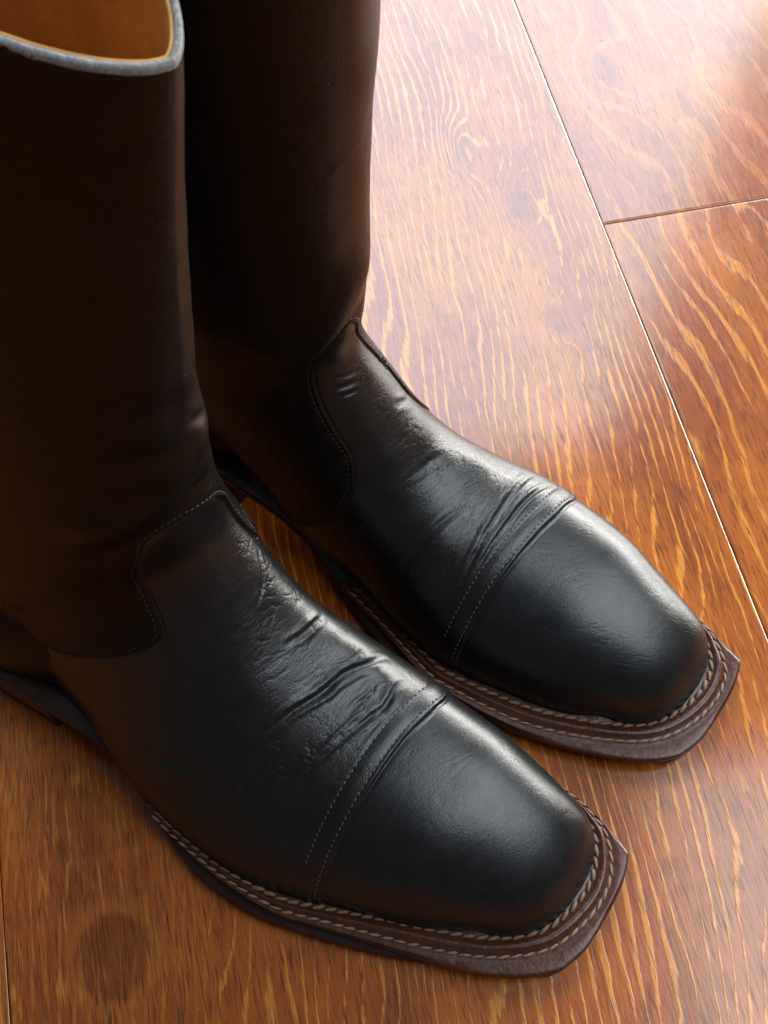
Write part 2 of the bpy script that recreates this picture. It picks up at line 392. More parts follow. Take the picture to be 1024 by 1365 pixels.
def build_boot(label, group, pose, S, feather, outline, bp0, feats, nseed):
    o, fw, e = pose
    root = bpy.data.objects.new('boot', None); COL.objects.link(root)
    root.location = (o[0]*MM, o[1]*MM, 0); root.rotation_euler = (0, 0, math.atan2(fw[1], fw[0]))
    root['label'] = label; root['category'] = 'boot'; root['group'] = group
    P, u, s = base_surface(S); ni, nj = P.shape[:2]
    # slow, uneven swelling of worn leather
    N0 = normals_of(P)
    P = P+N0*(1.0*fbm(P/38.0+nseed, 2)*smst(np.arange(ni)/ni, 0.02, 0.2)[:, None])[..., None]
    N0 = normals_of(P)
    F = Feature(P, N0, pose)
    Hh = np.zeros((ni, nj)); part = np.ones((ni, nj), int)*0
    info = feats(F, P, N0, Hh, part, nseed) if feats else None
    P2 = P+N0*Hh[..., None]
    N2 = normals_of(P2)
    Q = grid_quads(ni, nj); pf = part.reshape(-1)[Q[:, 0]]
    qq = Q[::997]; fn_ = np.cross(P2.reshape(-1, 3)[qq[:, 1]]-P2.reshape(-1, 3)[qq[:, 0]], P2.reshape(-1, 3)[qq[:, 2]]-P2.reshape(-1, 3)[qq[:, 0]])
    if (fn_*N2.reshape(-1, 3)[qq[:, 0]]).sum() < 0: Q = Q[:, ::-1]
    names = {0: ('vamp', MAT['vamp']), 1: ('toe_cap', MAT['cap']), 2: ('shaft', MAT['shaft'])}
    flat = P2.reshape(-1, 3); fn = N2.reshape(-1, 3)
    for k, (nm, mt) in names.items():
        q = Q[pf == k]
        if len(q) == 0: continue
        used = np.unique(q); mp = np.full(len(flat), -1); mp[used] = np.arange(len(used))
        np_mesh(nm, flat[used], mp[q], mt, root, normals=fn[used])
    if info: info(root)
    # shaft lining and raw rim
    R0 = P2[-1]; N1 = N2[-1].copy(); N1[:, 2] = 0; N1 /= np.linalg.norm(N1, axis=1)[:, None]
    th = 2.3
    nz = 0.5*fbm(R0/1.2, 2)[:, None]
    prof = [(0.0, -0.6, 0), (0.05, 0.1, .25), (-0.3, 0.6, .3), (-0.9, 0.85, .4), (-1.4, 0.75, .35), (-1.65, 0.3, .2), (-1.75, -1.0, 0)]
    rim = np.stack([R0+N1*(a+nz*r)+np.array([0, 0, 1])*(b+nz*r*1.3) for a, b, r in prof], 1)
    rim[:, 0] = R0+N1*0.05-np.array([0, 0, 1.0])
    strip_mesh('rim', rim, MAT['rim'], root, wrap=True)
    rows = np.linspace(ni-1, int(ni*0.62), 60).astype(int)
    L = [(R0-N1*(th-0.75)+np.array([0, 0, -0.6]))[::2], (R0-N1*(th-0.65)+np.array([0, 0, 0.5]))[::2], (R0-N1*(th-0.35)+np.array([0, 0, 0.85]))[::2], (R0-N1*(th-0.02)+np.array([0, 0, 0.6]))[::2]]
    for r in rows:
        nn = N2[r].copy(); nn[:, 2] *= 0.2; nn /= np.linalg.norm(nn, axis=1)[:, None]
        L.append((P[r]-nn*(th-0.05))[::2])
    L = np.stack(L, 0); strip_mesh('lining', L, MAT['lining'], root)
    # welt
    ft = curve_xy(feather, 0.7); ou = curve_xy(outline, 0.7)
    n = 700
    def arc(c):
        d = np.r_[0, np.cumsum(np.linalg.norm(np.diff(c, axis=0), axis=1))]; return d/d[-1]
    def brk(c, pts):
        return [int(np.argmin(np.hypot(c[:, 0]-x, c[:, 1]-y))) for x, y in pts]
    xe0, xe1 = bp0['ends']
    def cut(c):
        k = int(np.argmax(c[:, 0])); a = int(np.argmin(np.abs(c[:k, 0]-xe0))); b = k+int(np.argmin(np.abs(c[k:, 0]-xe1)))
        return c[a:b+1]
    # open front part of both curves
    of = cut(ou); ff = cut(ft)
    # for each feather point shoot along its normal to the outline
    tan = np.gradient(gsm(ff, 3), axis=0); nr = np.stack([tan[:, 1], -tan[:, 0]], 1); nr /= np.linalg.norm(nr, axis=1)[:, None]
    nr = gsm(nr, 5); nr /= np.linalg.norm(nr, axis=1)[:, None]
    dist = np.zeros(len(ff))
    for i, (p, d) in enumerate(zip(ff, nr)):
        a = of[:-1]; b = of[1:]-a; den = d[0]*b[:, 1]-d[1]*b[:, 0]; den = np.where(np.abs(den) < 1e-9, 1e-9, den)
        t = ((a[:, 0]-p[0])*b[:, 1]-(a[:, 1]-p[1])*b[:, 0])/den; sp = ((a[:, 0]-p[0])*d[1]-(a[:, 1]-p[1])*d[0])/den
        ok = (sp >= -0.05) & (sp <= 1.05) & (t > 0) & (t < 40); dist[i] = t[ok].min() if ok.any() else np.nan
    good = ~np.isnan(dist); dist = np.interp(np.arange(len(ff)), np.where(good)[0], dist[good])
    dist = np.maximum(dist, 3.0)
    zt = 9.6+rise(ff[:, 0])*0.9
    endt = smst(np.arange(len(ff))*0.7, 0, 14)*smst((len(ff)-1-np.arange(len(ff)))*0.7, 0, 14)
    sc_ = np.clip(dist/9.4, 0.4, 1.3); sc_ = gsm(sc_, 12)
    prof = [(-4.0, 0.4), (-0.5, 0.3), (0.4, 0.0), (1.7, -0.1), (2.8, 0.1), (3.4, 1.0), (4.2, 1.6), (5.0, 1.1), (5.7, 0.05), (6.8, -0.35), (7.7, -0.05)]
    def offs(a):
        k = float(smst(np.array(a), 1.5, 6.5)); return a*(np.minimum(sc_, 1.0)+(sc_-np.minimum(sc_, 1.0))*k) if a > 0 else a+0*sc_
    rings = []
    und = 0.12*fbm(np.column_stack([ff*0.35, np.zeros(len(ff))]), 2)
    for a, z in prof:
        aa = offs(a); rings.append(np.column_stack([ff+nr*aa[:, None], zt+(z*endt if z > 0 else z)+und]))
    lastd = offs(7.7)
    for f_, z, back in [(0.35, 0.05, 0), (0.7, 0.0, 0), (1.0, -0.15, -0.9), (1.0, -0.6, -0.3), (1.0, -1.4, 0), (1.0, -2.6, 0), (1.0, -3.6, -0.25), (1.0, -4.1, -0.9), (1.0, -4.3, -3.0)]:
        dd = lastd+(dist-lastd)*f_+back
        rings.append(np.column_stack([ff+nr*dd[:, None], zt+z+(und if f_ < 1 else 0)]))
    rings = np.stack(rings, 1)
    wp = strip_mesh('welt', rings[:, :15], MAT['welt'], root)
    strip_mesh('welt_edge', rings[:, 14:], MAT['sole'], wp)
    # stitches of the welt: two rows of single threads
    me1 = capsule_mesh('welt_stitch_inner', 5.0, 1.75, 1.4, MAT['welt_thread'], 0.5)
    me2 = capsule_mesh('welt_stitch_outer', 4.7, 1.2, 1.0, MAT['welt_thread'], 0.35)
    rr = random.Random(nseed*7+1)
    for me, off, zo in ((me1, 1.75, 0.2), (me2, 6.5, -0.12)):
        c = np.column_stack([ff+nr*offs(off)[:, None], zt+zo]); dd = np.r_[0, np.cumsum(np.linalg.norm(np.diff(c[:, :2], axis=0), axis=1))]
        pos = 6.0
        while pos < dd[-1]-6:
            p = np.array([np.interp(pos, dd, c[:, k]) for k in range(3)]); p2 = np.array([np.interp(pos+1, dd, c[:, k]) for k in range(3)])
            t = p2-p; st = link('welt_stitch', me, root); st.location = tuple(p*MM)
            st.rotation_euler = (0, -math.atan2(t[2], math.hypot(t[0], t[1])), math.atan2(t[1], t[0])+rr.uniform(-.08, .08))
            st.scale = (rr.uniform(.92, 1.08), rr.uniform(.85, 1.1), rr.uniform(.85, 1.1))
            pos += 4.75+rr.uniform(-.2, .2)
    # outsole plate, full length, with the waist rising to the heel
    full = ou if np.linalg.norm(ou[0]-ou[-1]) < 0.5 else ou
    if np.linalg.norm(full[0]-full[-1]) < 1.0: full = full[:-1]
    full = full[::2]
    tan = np.roll(full, -1, 0)-np.roll(full, 1, 0); nn = np.stack([tan[:, 1], -tan[:, 0]], 1); nn /= np.linalg.norm(nn, axis=1)[:, None]
    closed_prism('outsole', full+nn*0.1, lambda x: rise(x)+0.2, lambda x: rise(x)+5.6, MAT['sole'], root, 0.7, rough=0.25)
    hm = full[full[:, 0] < -213]
    hk = hm if len(hm) > 10 else full
    k = np.argmax(np.linalg.norm(np.diff(hk, axis=0), axis=1)) if len(hk) > 2 else 0
    if np.linalg.norm(hk[k]-hk[(k+1) % len(hk)]) > 10: hk = np.roll(hk, -(k+1), 0)
    a, b = hk[-1], hk[0]; fl = np.array([a+(b-a)*t for t in np.linspace(0.06, 0.94, 14)]); hk = np.vstack([hk, fl])
    hb = closed_prism('heel', hk, 5.2, 21.6, MAT['heel'], root, 0.5, rough=0.2)
    closed_prism('heel_top_piece', hk*1.0, 0.1, 5.1, MAT['rubber'], hb, 0.5)
    # stiff counter round the heel, closing the upper on the seat
    hc = full[full[:, 0] < -196]; k = int(np.argmax(np.linalg.norm(np.diff(hc, axis=0), axis=1)))
    if np.linalg.norm(hc[k]-hc[(k+1) % len(hc)]) > 10: hc = np.roll(hc, -(k+1), 0)
    hc = gsm(hc, 4); tn = np.gradient(hc, axis=0); nh = np.stack([tn[:, 1], -tn[:, 0]], 1); nh /= np.linalg.norm(nh, axis=1)[:, None]
    mid = hc.mean(0); nh *= np.sign(((hc-mid)*nh).sum(1).mean())
    fr = smst(hc[:, 0], -245, -200)
    rows = []
    for z, ins in ((23, 6), (25.5, 3.0), (29, 2.4), (36, 2.6), (45, 3.6), (55, 5.5), (64, 8.5), (72, 13), (78, 19)):
        rows.append(np.column_stack([hc-nh*(ins+9.0*fr+0.25*fbm(np.column_stack([hc/14.0, np.full(len(hc), z/14.0)]), 2))[:, None], np.full(len(hc), float(z))-5*fr]))
    strip_mesh('heel_counter', np.stack(rows, 1), MAT['shaft'], root)
    return root, P2, N2, info, F

# ---- stations: xT,yT,zT, xB,yB,zB, w-, w+, p, q, beta
S_near = [
 (-8.4, 5, 9, -31, 0, 9, 30, 28.5, .9, .88, 0),
 (-9.0, 5, 14, -31, 0, 9, 30, 28.5, .9, .88, 0),
 (-11.8, 5, 21, -32, 0, 9, 30.3, 28.8, .89, .88, 0),
 (-17.5, 5, 28.5, -34, 0, 9, 31, 29.3, .87, .87, 0),
 (-27, 4, 35, -37, -1, 9, 33, 30.3, .85, .86, 0),
 (-41, 4, 41, -43, -2, 9, 36.3, 32.5, .82, .86, 0),
 (-60, 2, 47, -60, -6, 9, 42, 37, .78, .76, 0),
 (-84, 1, 50.5, -84, -12, 9, 46, 42, .85, .8, 0),
 (-105, 1, 53.5, -105, -18, 10, 48.5, 44, .9, .8, 0),
 (-125, 2, 59, -128, -22, 11, 47.5, 44, .95, .82, 0),
 (-142, 2, 70, -150, -24, 14, 44, 42, 1.0, .85, 0),
 (-156, 2, 83, -172, -25, 18, 40, 43, 1.0, .9, 0),
 (-165, 2, 94, -194, -26, 25, 35, 45, 1.0, .92, .12),
 (-171, 3, 103, -225, -27, 33, 35, 46, 1.0, .95, .3),
 (-174, 4, 111, -262, -28, 34, 36, 45, 1.0, 1.0, .6),
 (-174, 4, 118, -286, -29, 45, 38, 42, 1.0, 1.0, .9),
 (-173, 4, 128, -290, -26, 75, 40, 36, 1.0, 1.0, 1),
 (-173, 4, 150, -288, -20, 110, 40, 36, 1.0, 1.0, 1),
 (-171, 5, 190, -286, -10, 175, 38, 34, 1.0, 1.1, 1),
 (-166, 9, 245, -284, 0, 255, 32, 31, 1.0, 1.22, 1),
 (-160, 14.5, 308, -282, 5, 354, 27, 28, 1.0, 1.3, 1),
]
F_near = [(-170, -62), (-150, -66), (-125, -66.5), (-100, -62.5), (-84, -55.5), (-65, -46.5), (-40, -35), (-26, -27), (-14, -15.5), (-9, -1), (-9, 11), (-14, 21.5), (-20, 26.5), (-31, 30), (-60, 31), (-90, 30), (-120, 25), (-150, 14), (-170, 8)]
O_near = [(0.5, -24), (-3, -28.5), (-13.6, -34.7), (-33, -46), (-58, -58.3), (-77, -65.8), (-100, -73), (-116, -74.8), (-130, -74.6), (-144, -71.5), (-160, -66), (-185, -60), (-213, -62), (-250, -64), (-282, -54), (-298, -32), (-288, -10), (-250, 0), (-213, 0), (-185, 2), (-160, 12), (-130, 28), (-100, 35), (-75, 36), (-39, 34), (-17, 32), (-3, 28), (0.8, 25), (4, 12), (4.5, -10), (1.6, -21.5), (0.5, -24)]
S_far = [
 (-8.4, 4, 9, -31, 1, 9, 29.5, 27.5, .9, .88, 0),
 (-9.0, 4, 14, -31, 1, 9, 29.5, 27.5, .9, .88, 0),
 (-11.8, 4, 21, -32, 1, 9, 29.8, 27.8, .89, .88, 0),
 (-17.5, 4, 28.5, -34, 1, 9, 30.5, 28.3, .87, .87, 0),
 (-27, 3, 35, -37, 0, 9, 32.5, 29.3, .85, .86, 0),
 (-41, 3, 41, -43, -1, 9, 35.8, 31.5, .82, .86, 0),
 (-60, 3, 46.5, -60, -4, 9, 41, 36.5, .78, .76, 0),
 (-84, 1, 50.5, -84, -8, 9, 44, 42, .85, .8, 0),
 (-105, -2, 54, -105, -10, 10, 43, 45, .9, .8, 0),
 (-125, -5, 59.5, -128, -10, 11, 40, 40.5, .95, .82, 0),
 (-142, -9, 70, -150, -10, 14, 36, 37, 1.0, .85, 0),
 (-155, -12, 87, -172, -12, 18, 34, 35.5, 1.0, .9, 0),
 (-165, -14, 101, -194, -13, 25, 33, 36.5, 1.0, .92, .12),
 (-172, -15, 113, -225, -14, 33, 33, 35.5, 1.0, .95, .3),
 (-175, -15, 123, -262, -13, 34, 34, 34, 1.0, 1.0, .6),
 (-173, -15, 131, -286, -12, 45, 36, 37, 1.0, 1.0, .9),
 (-171, -16.5, 142, -290, -12, 80, 38, 38, 1.0, 1.0, 1),
 (-170, -17, 160, -288, -12, 115, 40, 39, 1.0, 1.0, 1),
 (-170, -16.5, 200, -286, -14, 180, 40, 40, 1.0, 1.05, 1),
 (-169, -15, 250, -284, -12, 245, 42, 43, 1.0, 1.1, 1),
 (-168, -16, 310, -282, -12, 318, 44, 44, 1.0, 1.15, 1),
]
F_far = [(-170, -42), (-150, -45), (-125, -47.5), (-100, -51), (-89, -50.3), (-58.5, -42.8), (-32, -30), (-16, -17.5), (-9, -1.5), (-9, 13), (-15, 21.5), (-23, 27), (-50, 33), (-90, 37), (-120, 35), (-150, 26), (-170, 18)]
O_far = [(0.5, -24), (-3, -28), (-24.4, -40), (-51.8, -53), (-66, -57.3), (-84.4, -60.6), (-100, -61.5), (-125, -58), (-162, -46), (-185, -43), (-213, -46), (-250, -48), (-282, -40), (-298, -14), (-284, 14), (-250, 20), (-213, 20), (-185, 22), (-160, 29), (-130, 40), (-110, 44), (-80, 43), (-50, 39), (-21, 31), (-11, 29), (-2, 27), (0.8, 25), (4, 12), (4.5, -10), (1.6, -21.5), (0.5, -24)]
near_pose = frame_of((98.5, 48.4), math.atan2(-.742, .671))
far_pose = frame_of((167.4, 114.1), math.atan2(-.768, .641))
class Kit:
    def __init__(s, F, P, N, H): s.gate = 1.0; s.F = F; s.P = P; s.N = N; s.H = H; s.ni, s.nj = P.shape[:2]
    def line(s, px, n=8):
        ij = s.F.ij(px); return ij_to_P(s.P, catmull(ij, n) if len(ij) > 2 else np.array([ij[0]+(ij[-1]-ij[0])*t for t in np.linspace(0, 1, n)]))
    def crease(s, px, depth, width, ridge=0.5, taper=True, wob=0.35, kids=None):
        L = s.line(px)
        s._cr(L, depth, width, ridge, taper, wob)
        kids = (3 if width < 1.9 else 0) if kids is None else kids
        rr = np.random.RandomState(int(abs(px[0][0]*7+px[0][1])))
        t = np.linspace(0, 1, len(L))[:, None]
        for k in range(kids):
            a = rr.uniform(0, 0.45); b = rr.uniform(0.55, 1.0); q = L[int(a*len(L)):max(int(b*len(L)), int(a*len(L))+4)]
            if len(q) < 4: continue
            off = rr.choice([-1, 1])*rr.uniform(1.1, 3.2)*width**0.5; fan = rr.uniform(-0.8, 0.8)
            tt = np.linspace(-1, 1, len(q))[:, None]
            s._cr(q+np.array([[1.0, 0, 0]])*(off+fan*tt)+np.array([[0, 0, 0.2]]), depth*rr.uniform(.25, .5), 0.62, 0.6, True, 0.3)
    def _cr(s, L, depth, width, ridge, taper, wob):
        width = max(0.6, width*(0.72 if width < 3 else 1.0))
        D, A = dist_polyline(s.P, L, width*5)
        m = D < 500; t = A[m]; d = D[m]
        wv = fbm(s.P[m]/4.0, 2); d = np.abs(d+wob*wv)
        amp = (np.sin(np.clip(t, 0, 1)*math.pi)**0.7 if taper else 1.0)*(1+0.6*fbm(s.P[m]/7.0+9, 1))
        if not np.isscalar(s.gate): amp = amp*s.gate[m]
        s.H[m] += 0.54*amp*(-depth*np.exp(-(d/width)**2)+ridge*depth*np.exp(-((d-2.1*width)/(1.1*width))**2))
    def bulge(s, px, h, r):
        L = s.line(px, 6) if len(px) > 1 else ij_to_P(s.P, s.F.ij(px)); L = np.vstack([L, L[-1:]+1e-3])
        D, A = dist_polyline(s.P, L, r*3); s.H += h*np.exp(-(D/r)**2)
    def mask(s, px, r):
        M = np.zeros(s.P.shape[:2])
        for x, y, rr in px:
            i, j = s.F.hit(x, y); d2 = ((s.P-s.P[i, j])**2).sum(-1); M = np.maximum(M, np.exp(-d2/(rr*r)**2))
        return M
    def wrinkle(s, M, ax, fine, long, amp, seed=0, sharp=1.0):
        """small folds: ridged noise drawn out along ax (unit vector in the boot's x,y,z)"""
        ax = np.array(ax, float); ax /= np.linalg.norm(ax); k = M > 0.03; Q = s.P[k]
        al = Q@ax; pr = Q-al[:, None]*ax
        q = pr/fine+(al/(1.5*long))[:, None]*ax+0.9*fbm(Q/11.0+seed, 2)[:, None]+seed*3.1
        n = np.abs(fbm(q, 2)); g = smst(fbm(Q/6.0+seed*2, 2), -0.25, 0.3); s.H[k] += 0.62*amp*M[k]*g*(-np.exp(-(n/0.09)**2)*sharp+0.5*n)

def seam_threads(name, P, N, H, path_ij, pitch, L, wd, m, parent, lift=0.12, skip=0.0, sink=0.15):
    """row of tiny machine stitches joined in one part; also presses the leather in along them"""
    c = ij_to_P(P+N*H[..., None], path_ij); n = ij_to_P(N, path_ij)
    d = np.r_[0, np.cumsum(np.linalg.norm(np.diff(c, axis=0), axis=1))]
    V = []; Q = []; rr = random.Random(3); pos = pitch
    while pos < d[-1]-pitch:
        p = np.array([np.interp(pos, d, c[:, k]) for k in range(3)]); p2 = np.array([np.interp(pos+0.8, d, c[:, k]) for k in range(3)])
        nn = np.array([np.interp(pos, d, n[:, k]) for k in range(3)]); nn /= np.linalg.norm(nn)
        t = p2-p; t /= np.linalg.norm(t)+1e-9; b = np.cross(nn, t); b /= np.linalg.norm(b)+1e-9
        pos += pitch+rr.uniform(-.12, .12)
        if rr.random() < skip: continue
        b0 = len(V); r6 = 6; LL = L*rr.uniform(.85, 1.1)
        for i in range(5):
            u = -1+i/2.0; r = (1-abs(u)**2.5)**0.5 if abs(u) < 1 else 0.05
            for j in range(r6):
                a = 2*math.pi*j/r6
                V.append(p+t*u*LL/2+b*(math.cos(a)*wd/2*r+0.15*u*wd)+nn*(math.sin(a)*wd/2*r+lift*(1-u*u)))
        for i in range(4):
            for j in range(r6): Q.append((b0+i*r6+j, b0+(i+1)*r6+j, b0+(i+1)*r6+(j+1) % r6, b0+i*r6+(j+1) % r6))
    o = np_mesh(name, np.array(V), np.array(Q), m, parent); o['kind'] = 'stuff'
    return o

def cap_and_seam(K, part, cap_px, seam_px, hidden_from, cfg):
    P, H = K.P, K.H; ni, nj = K.ni, K.nj
    # toe-cap seam as i(j)
    cj = K.F.ij(cap_px); cj = cj[np.argsort(cj[:, 1])]
    side = 1 if cj[:, 1].mean() > nj/2 else -1
    mid = nj/2
    far = [(i, 2*mid-j) for i, j in cj]; allp = np.array(sorted([tuple(x) for x in cj]+[x for x in far if (x[1]-mid)*side < -8], key=lambda a: a[1]))
    jj = np.arange(nj); ic = np.interp(jj, allp[:, 1], allp[:, 0]); ic = gsm(ic, 20)
    di = np.linalg.norm(np.gradient(P, axis=0), axis=-1)
    cum = np.cumsum(di, axis=0); base = np.array([np.interp(ic[j], np.arange(ni), cum[:, j]) for j in jj])
    ds = cum-base[None, :]                       # mm behind the cap edge
    lip = 0.72*smst(ds, -0.15, 0.45)*(1-smst(ds, 30, 60)*0.8)
    H += lip-0.35*np.exp(-((ds+0.7)/0.6)**2)+0.15*np.exp(-((ds-0.6)/0.5)**2)
    for k in (1.9, cfg['row2']):
        H += -0.22*np.exp(-((ds-k)/0.55)**2)
    H += 0.28*np.exp(-((ds-(cfg['row2']+1.9)/2)/1.9)**2)
    part[ds < 0.0] = 1
    # vamp / shaft seam
    sj = K.F.ij(seam_px); path = catmull(sj, 12)
    hid = [(i, nj-1-j) for i, j in sj[hidden_from[0]:hidden_from[1]]][::hidden_from[2]]
    full = np.vstack([path, catmull(np.array([path[-1]]+hid), 10)]) if hid else path
    if cfg.get('pre') is not None: full = np.vstack([cfg['pre'](sj, ni, nj), full])
    e0, e1 = full[0], full[-1]
    a0 = 0 if e0[1] < nj/2 else nj-1; a1 = nj-1-a0
    full = np.vstack([np.array([[e0[0]+12*(1-t), a0+(e0[1]-a0)*t] for t in np.linspace(0, 1, 12, endpoint=False)]), full, np.array([[e1[0]+12*t, e1[1]+(a1-e1[1])*t] for t in np.linspace(0.1, 1, 10)])])
    D, A = dist_polyline(P, ij_to_P(P, full), 12.0)
    poly = [tuple(x) for x in full]; e0, e1 = full[0], full[-1]
    jlo = -5 if e0[1] < nj/2 else nj+5; jhi = nj+5 if jlo < 0 else -5
    poly = [(ni+5, jlo), (e0[0], jlo)]+poly+[(e1[0], jhi), (ni+5, jhi)]
    inside = poly_mask(ni, nj, poly)
    part[inside] = 2
    sd = np.where(inside, D, -D)
    H += cfg.get('lip', 1.0)*smst(sd, -0.2, 0.5)*(1-smst(sd, 2.5, 11.5))*(D < 500)-0.4*np.exp(-((sd+0.5)/0.42)**2)+0.2*np.exp(-((sd-0.7)/0.5)**2)
    H += -0.18*np.exp(-((sd-2.0)/0.5)**2)
    return ds, sd, ic, base, cum, full

def row_ij(K, base, cum, off, j0, j1):
    jj = np.linspace(j0, j1, 260); out = []
    for j in jj:
        jc = int(round(j)); i = np.interp(base[jc]+off, cum[:, jc], np.arange(K.ni)); out.append((i, j))
    o = np.array(out); o[:, 0] = gsm(o[:, 0], 4); return o

def FEATS_NEAR(F, P, N, H, part, seed):
    K = Kit(F, P, N, H)
    # fold of the shaft over the instep
    K.crease([(565, 264), (550, 248), (543, 227), (537, 212), (533, 197), (535, 180)], 2.6, 4.5, 0.3)
    K.bulge([(595, 260), (578, 237), (568, 216), (565, 194)], 2.6, 10)
    K.crease([(605, 280), (617, 266), (627, 255)], 1.2, 2.5, 0.4)
    ds, sd, ic, base, cum, full = cap_and_seam(K, part,
        [(195, 333), (199, 300), (203, 271), (206, 235), (205, 179), (203, 131), (200, 77), (195, 2)],
        [(485, 127), (449, 81), (430, 76), (417, 102), (406, 128), (401, 147), (404, 162), (425, 177), (460, 194), (507, 207), (527, 213), (533, 226), (530, 244), (515, 265), (483, 278), (438, 291), (410, 306), (396, 324)],
        (0, 8, -1), dict(row2=8.2))
    vm = smst(ds, 2, 9)*(part == 0)
    K.gate = np.where(part == 0, 0.12+0.88*smst(ds, 7.0, 11.0), 1.0)
    # walking creases behind the cap
    K.crease([(253, 333), (261, 295), (268, 271), (272, 254), (276, 236), (285, 206), (292, 171)], 1.25, 1.5, 0.7)
    K.crease([(230, 321), (233, 295), (231, 264), (236, 247), (240, 232), (245, 201), (252, 160)], 1.0, 1.4, 0.8)
    K.crease([(220, 323), (220, 292), (221, 265), (222, 246), (224, 218)], 0.7, 1.0, 0.8)
    K.crease([(247, 285), (246, 262), (250, 243)], 0.55, 0.9, 0.8)
    K.crease([(313, 316), (314, 290), (316, 263), (321, 245)], 0.8, 1.3, 0.7)
    K.crease([(273, 305), (274, 279), (282, 257)], 0.5, 0.9, 0.7)
    K.crease([(281, 152), (282, 127), (283, 98), (282, 56)], 1.0, 1.7, 0.6)
    K.crease([(280, 123), (289, 104), (292, 75), (292, 49)], 0.7, 1.1, 0.7)
    K.crease([(263, 139), (267, 113), (266, 84), (264, 59)], 0.5, 1.1, 0.7)
    K.crease([(306, 95), (324, 83), (342, 71), (362, 63), (377, 52)], 0.6, 2.4, 0.5)
    K.crease([(303, 82), (316, 75), (333, 62)], 0.35, 1.3, 0.6)
    K.crease([(253, 90), (246, 86), (237, 78)], 0.6, 1.2, 0.5)
    K.crease([(309, 131), (301, 100), (300, 60)], 1.6, 6.0, 0.4)
    K.crease([(391, 307), (375, 290), (363, 267), (359, 248)], 0.5, 1.1, 0.6)
    K.bulge([(288, 294), (272, 302)], 0.9, 6)
    K.bulge([(251, 295), (235, 292)], 0.7, 5)
    K.bulge([(311, 159), (313, 187)], 0.9, 13)
    m = K.mask([(341, 276, 15), (367, 273, 14), (306, 272, 15), (279, 252, 15), (240, 264, 12), (400, 287, 8), (331, 234, 16)], 1.0)*vm
    K.wrinkle(m, (0.35, 1, 0.2), 2.2, 10.0, 0.26, 1)
    m = K.mask([(286, 101, 14), (327, 83, 13), (260, 92, 12), (259, 172, 16)], 1.0)*vm
    K.wrinkle(m, (0.8, 0.3, 0.6), 2.4, 9.0, 0.32, 4)
    K.wrinkle(K.mask([(214, 315, 9), (221, 256, 9), (226, 220, 9), (219, 148, 9), (225, 88, 8)], 1.0)*smst(ds, 8, 11), (0.1, 1, 0.1), 1.6, 9.0, 0.26, 8)
    K.wrinkle(np.ones(H.shape)*vm*0.5, (0.2, 1, 0.1), 4.0, 9.0, 0.12, 3)
    # hairline cracks on the polished cap
    K.wrinkle(K.mask([(186, 248, 12), (162, 250, 10), (189, 229, 9)], 1.0)*(ds < -1), (0.5, 1, 0), 3.4, 10.0, 0.10, 12)
    K.wrinkle((part == 1)*smst(-ds, 1, 6)*1.0, (0.3, 1, 0), 7.0, 12.0, 0.05, 15)
    # lines beside the ankle fold
    K.wrinkle(K.mask([(539, 238, 7), (539, 255, 7), (538, 225, 7), (486, 294, 8)], 1.0)*(part == 2), (1, -1, 1.4), 1.3, 10.0, 0.22, 6)
    K.wrinkle((part == 2)*1.0, (0.1, 1, 0.1), 16.0, 40.0, 0.9, 21, 0.0)
    for pts, a, wd in (([(598, 261), (618, 223), (625, 195), (630, 168)], 0.7, 5), ([(646, 267), (662, 217), (664, 188)], 0.5, 6), ([(564, 248), (581, 213), (592, 173)], 0.8, 6)): K.crease(pts, a, wd, 0.5)
    side = 1 if K.F.hit(195, 2)[1] > K.nj/2 else -1
    def go(root):
        e = K.nj-6 if side > 0 else 5; mid = K.nj/2
        a = mid-side*K.nj*0.175
        seam_threads('cap_stitching', P, N, H, row_ij(K, base, cum, 1.9, a, e), 2.35, 1.75, 0.62, MAT['thread'], root)
        seam_threads('cap_stitching', P, N, H, row_ij(K, base, cum, 8.2, a, mid+side*(K.nj*0.375)), 2.35, 1.7, 0.62, MAT['thread'], root)
        # a row just inside the shaft's edge
        k = full[::1]; c = ij_to_P(P, k); tan = np.gradient(k, axis=0)
        off = np.stack([-tan[:, 1], tan[:, 0]], 1); off /= np.linalg.norm(off, axis=1)[:, None]+1e-9
        tst = k+off*2.5; q = (np.clip(tst[:, 0], 0, K.ni-1).astype(int), np.clip(tst[:, 1], 0, K.nj-1).astype(int))
        if (part[q] == 2).mean() < 0.5: off = -off
        sp = np.linalg.norm(ij_to_P(P, k+off)-c, axis=1)[:, None]
        seam_threads('seam_stitching', P, N, H, k+off*(1.9/np.maximum(sp, 0.3)), 2.2, 1.6, 0.5, MAT['seam_thread'], root)
    return go

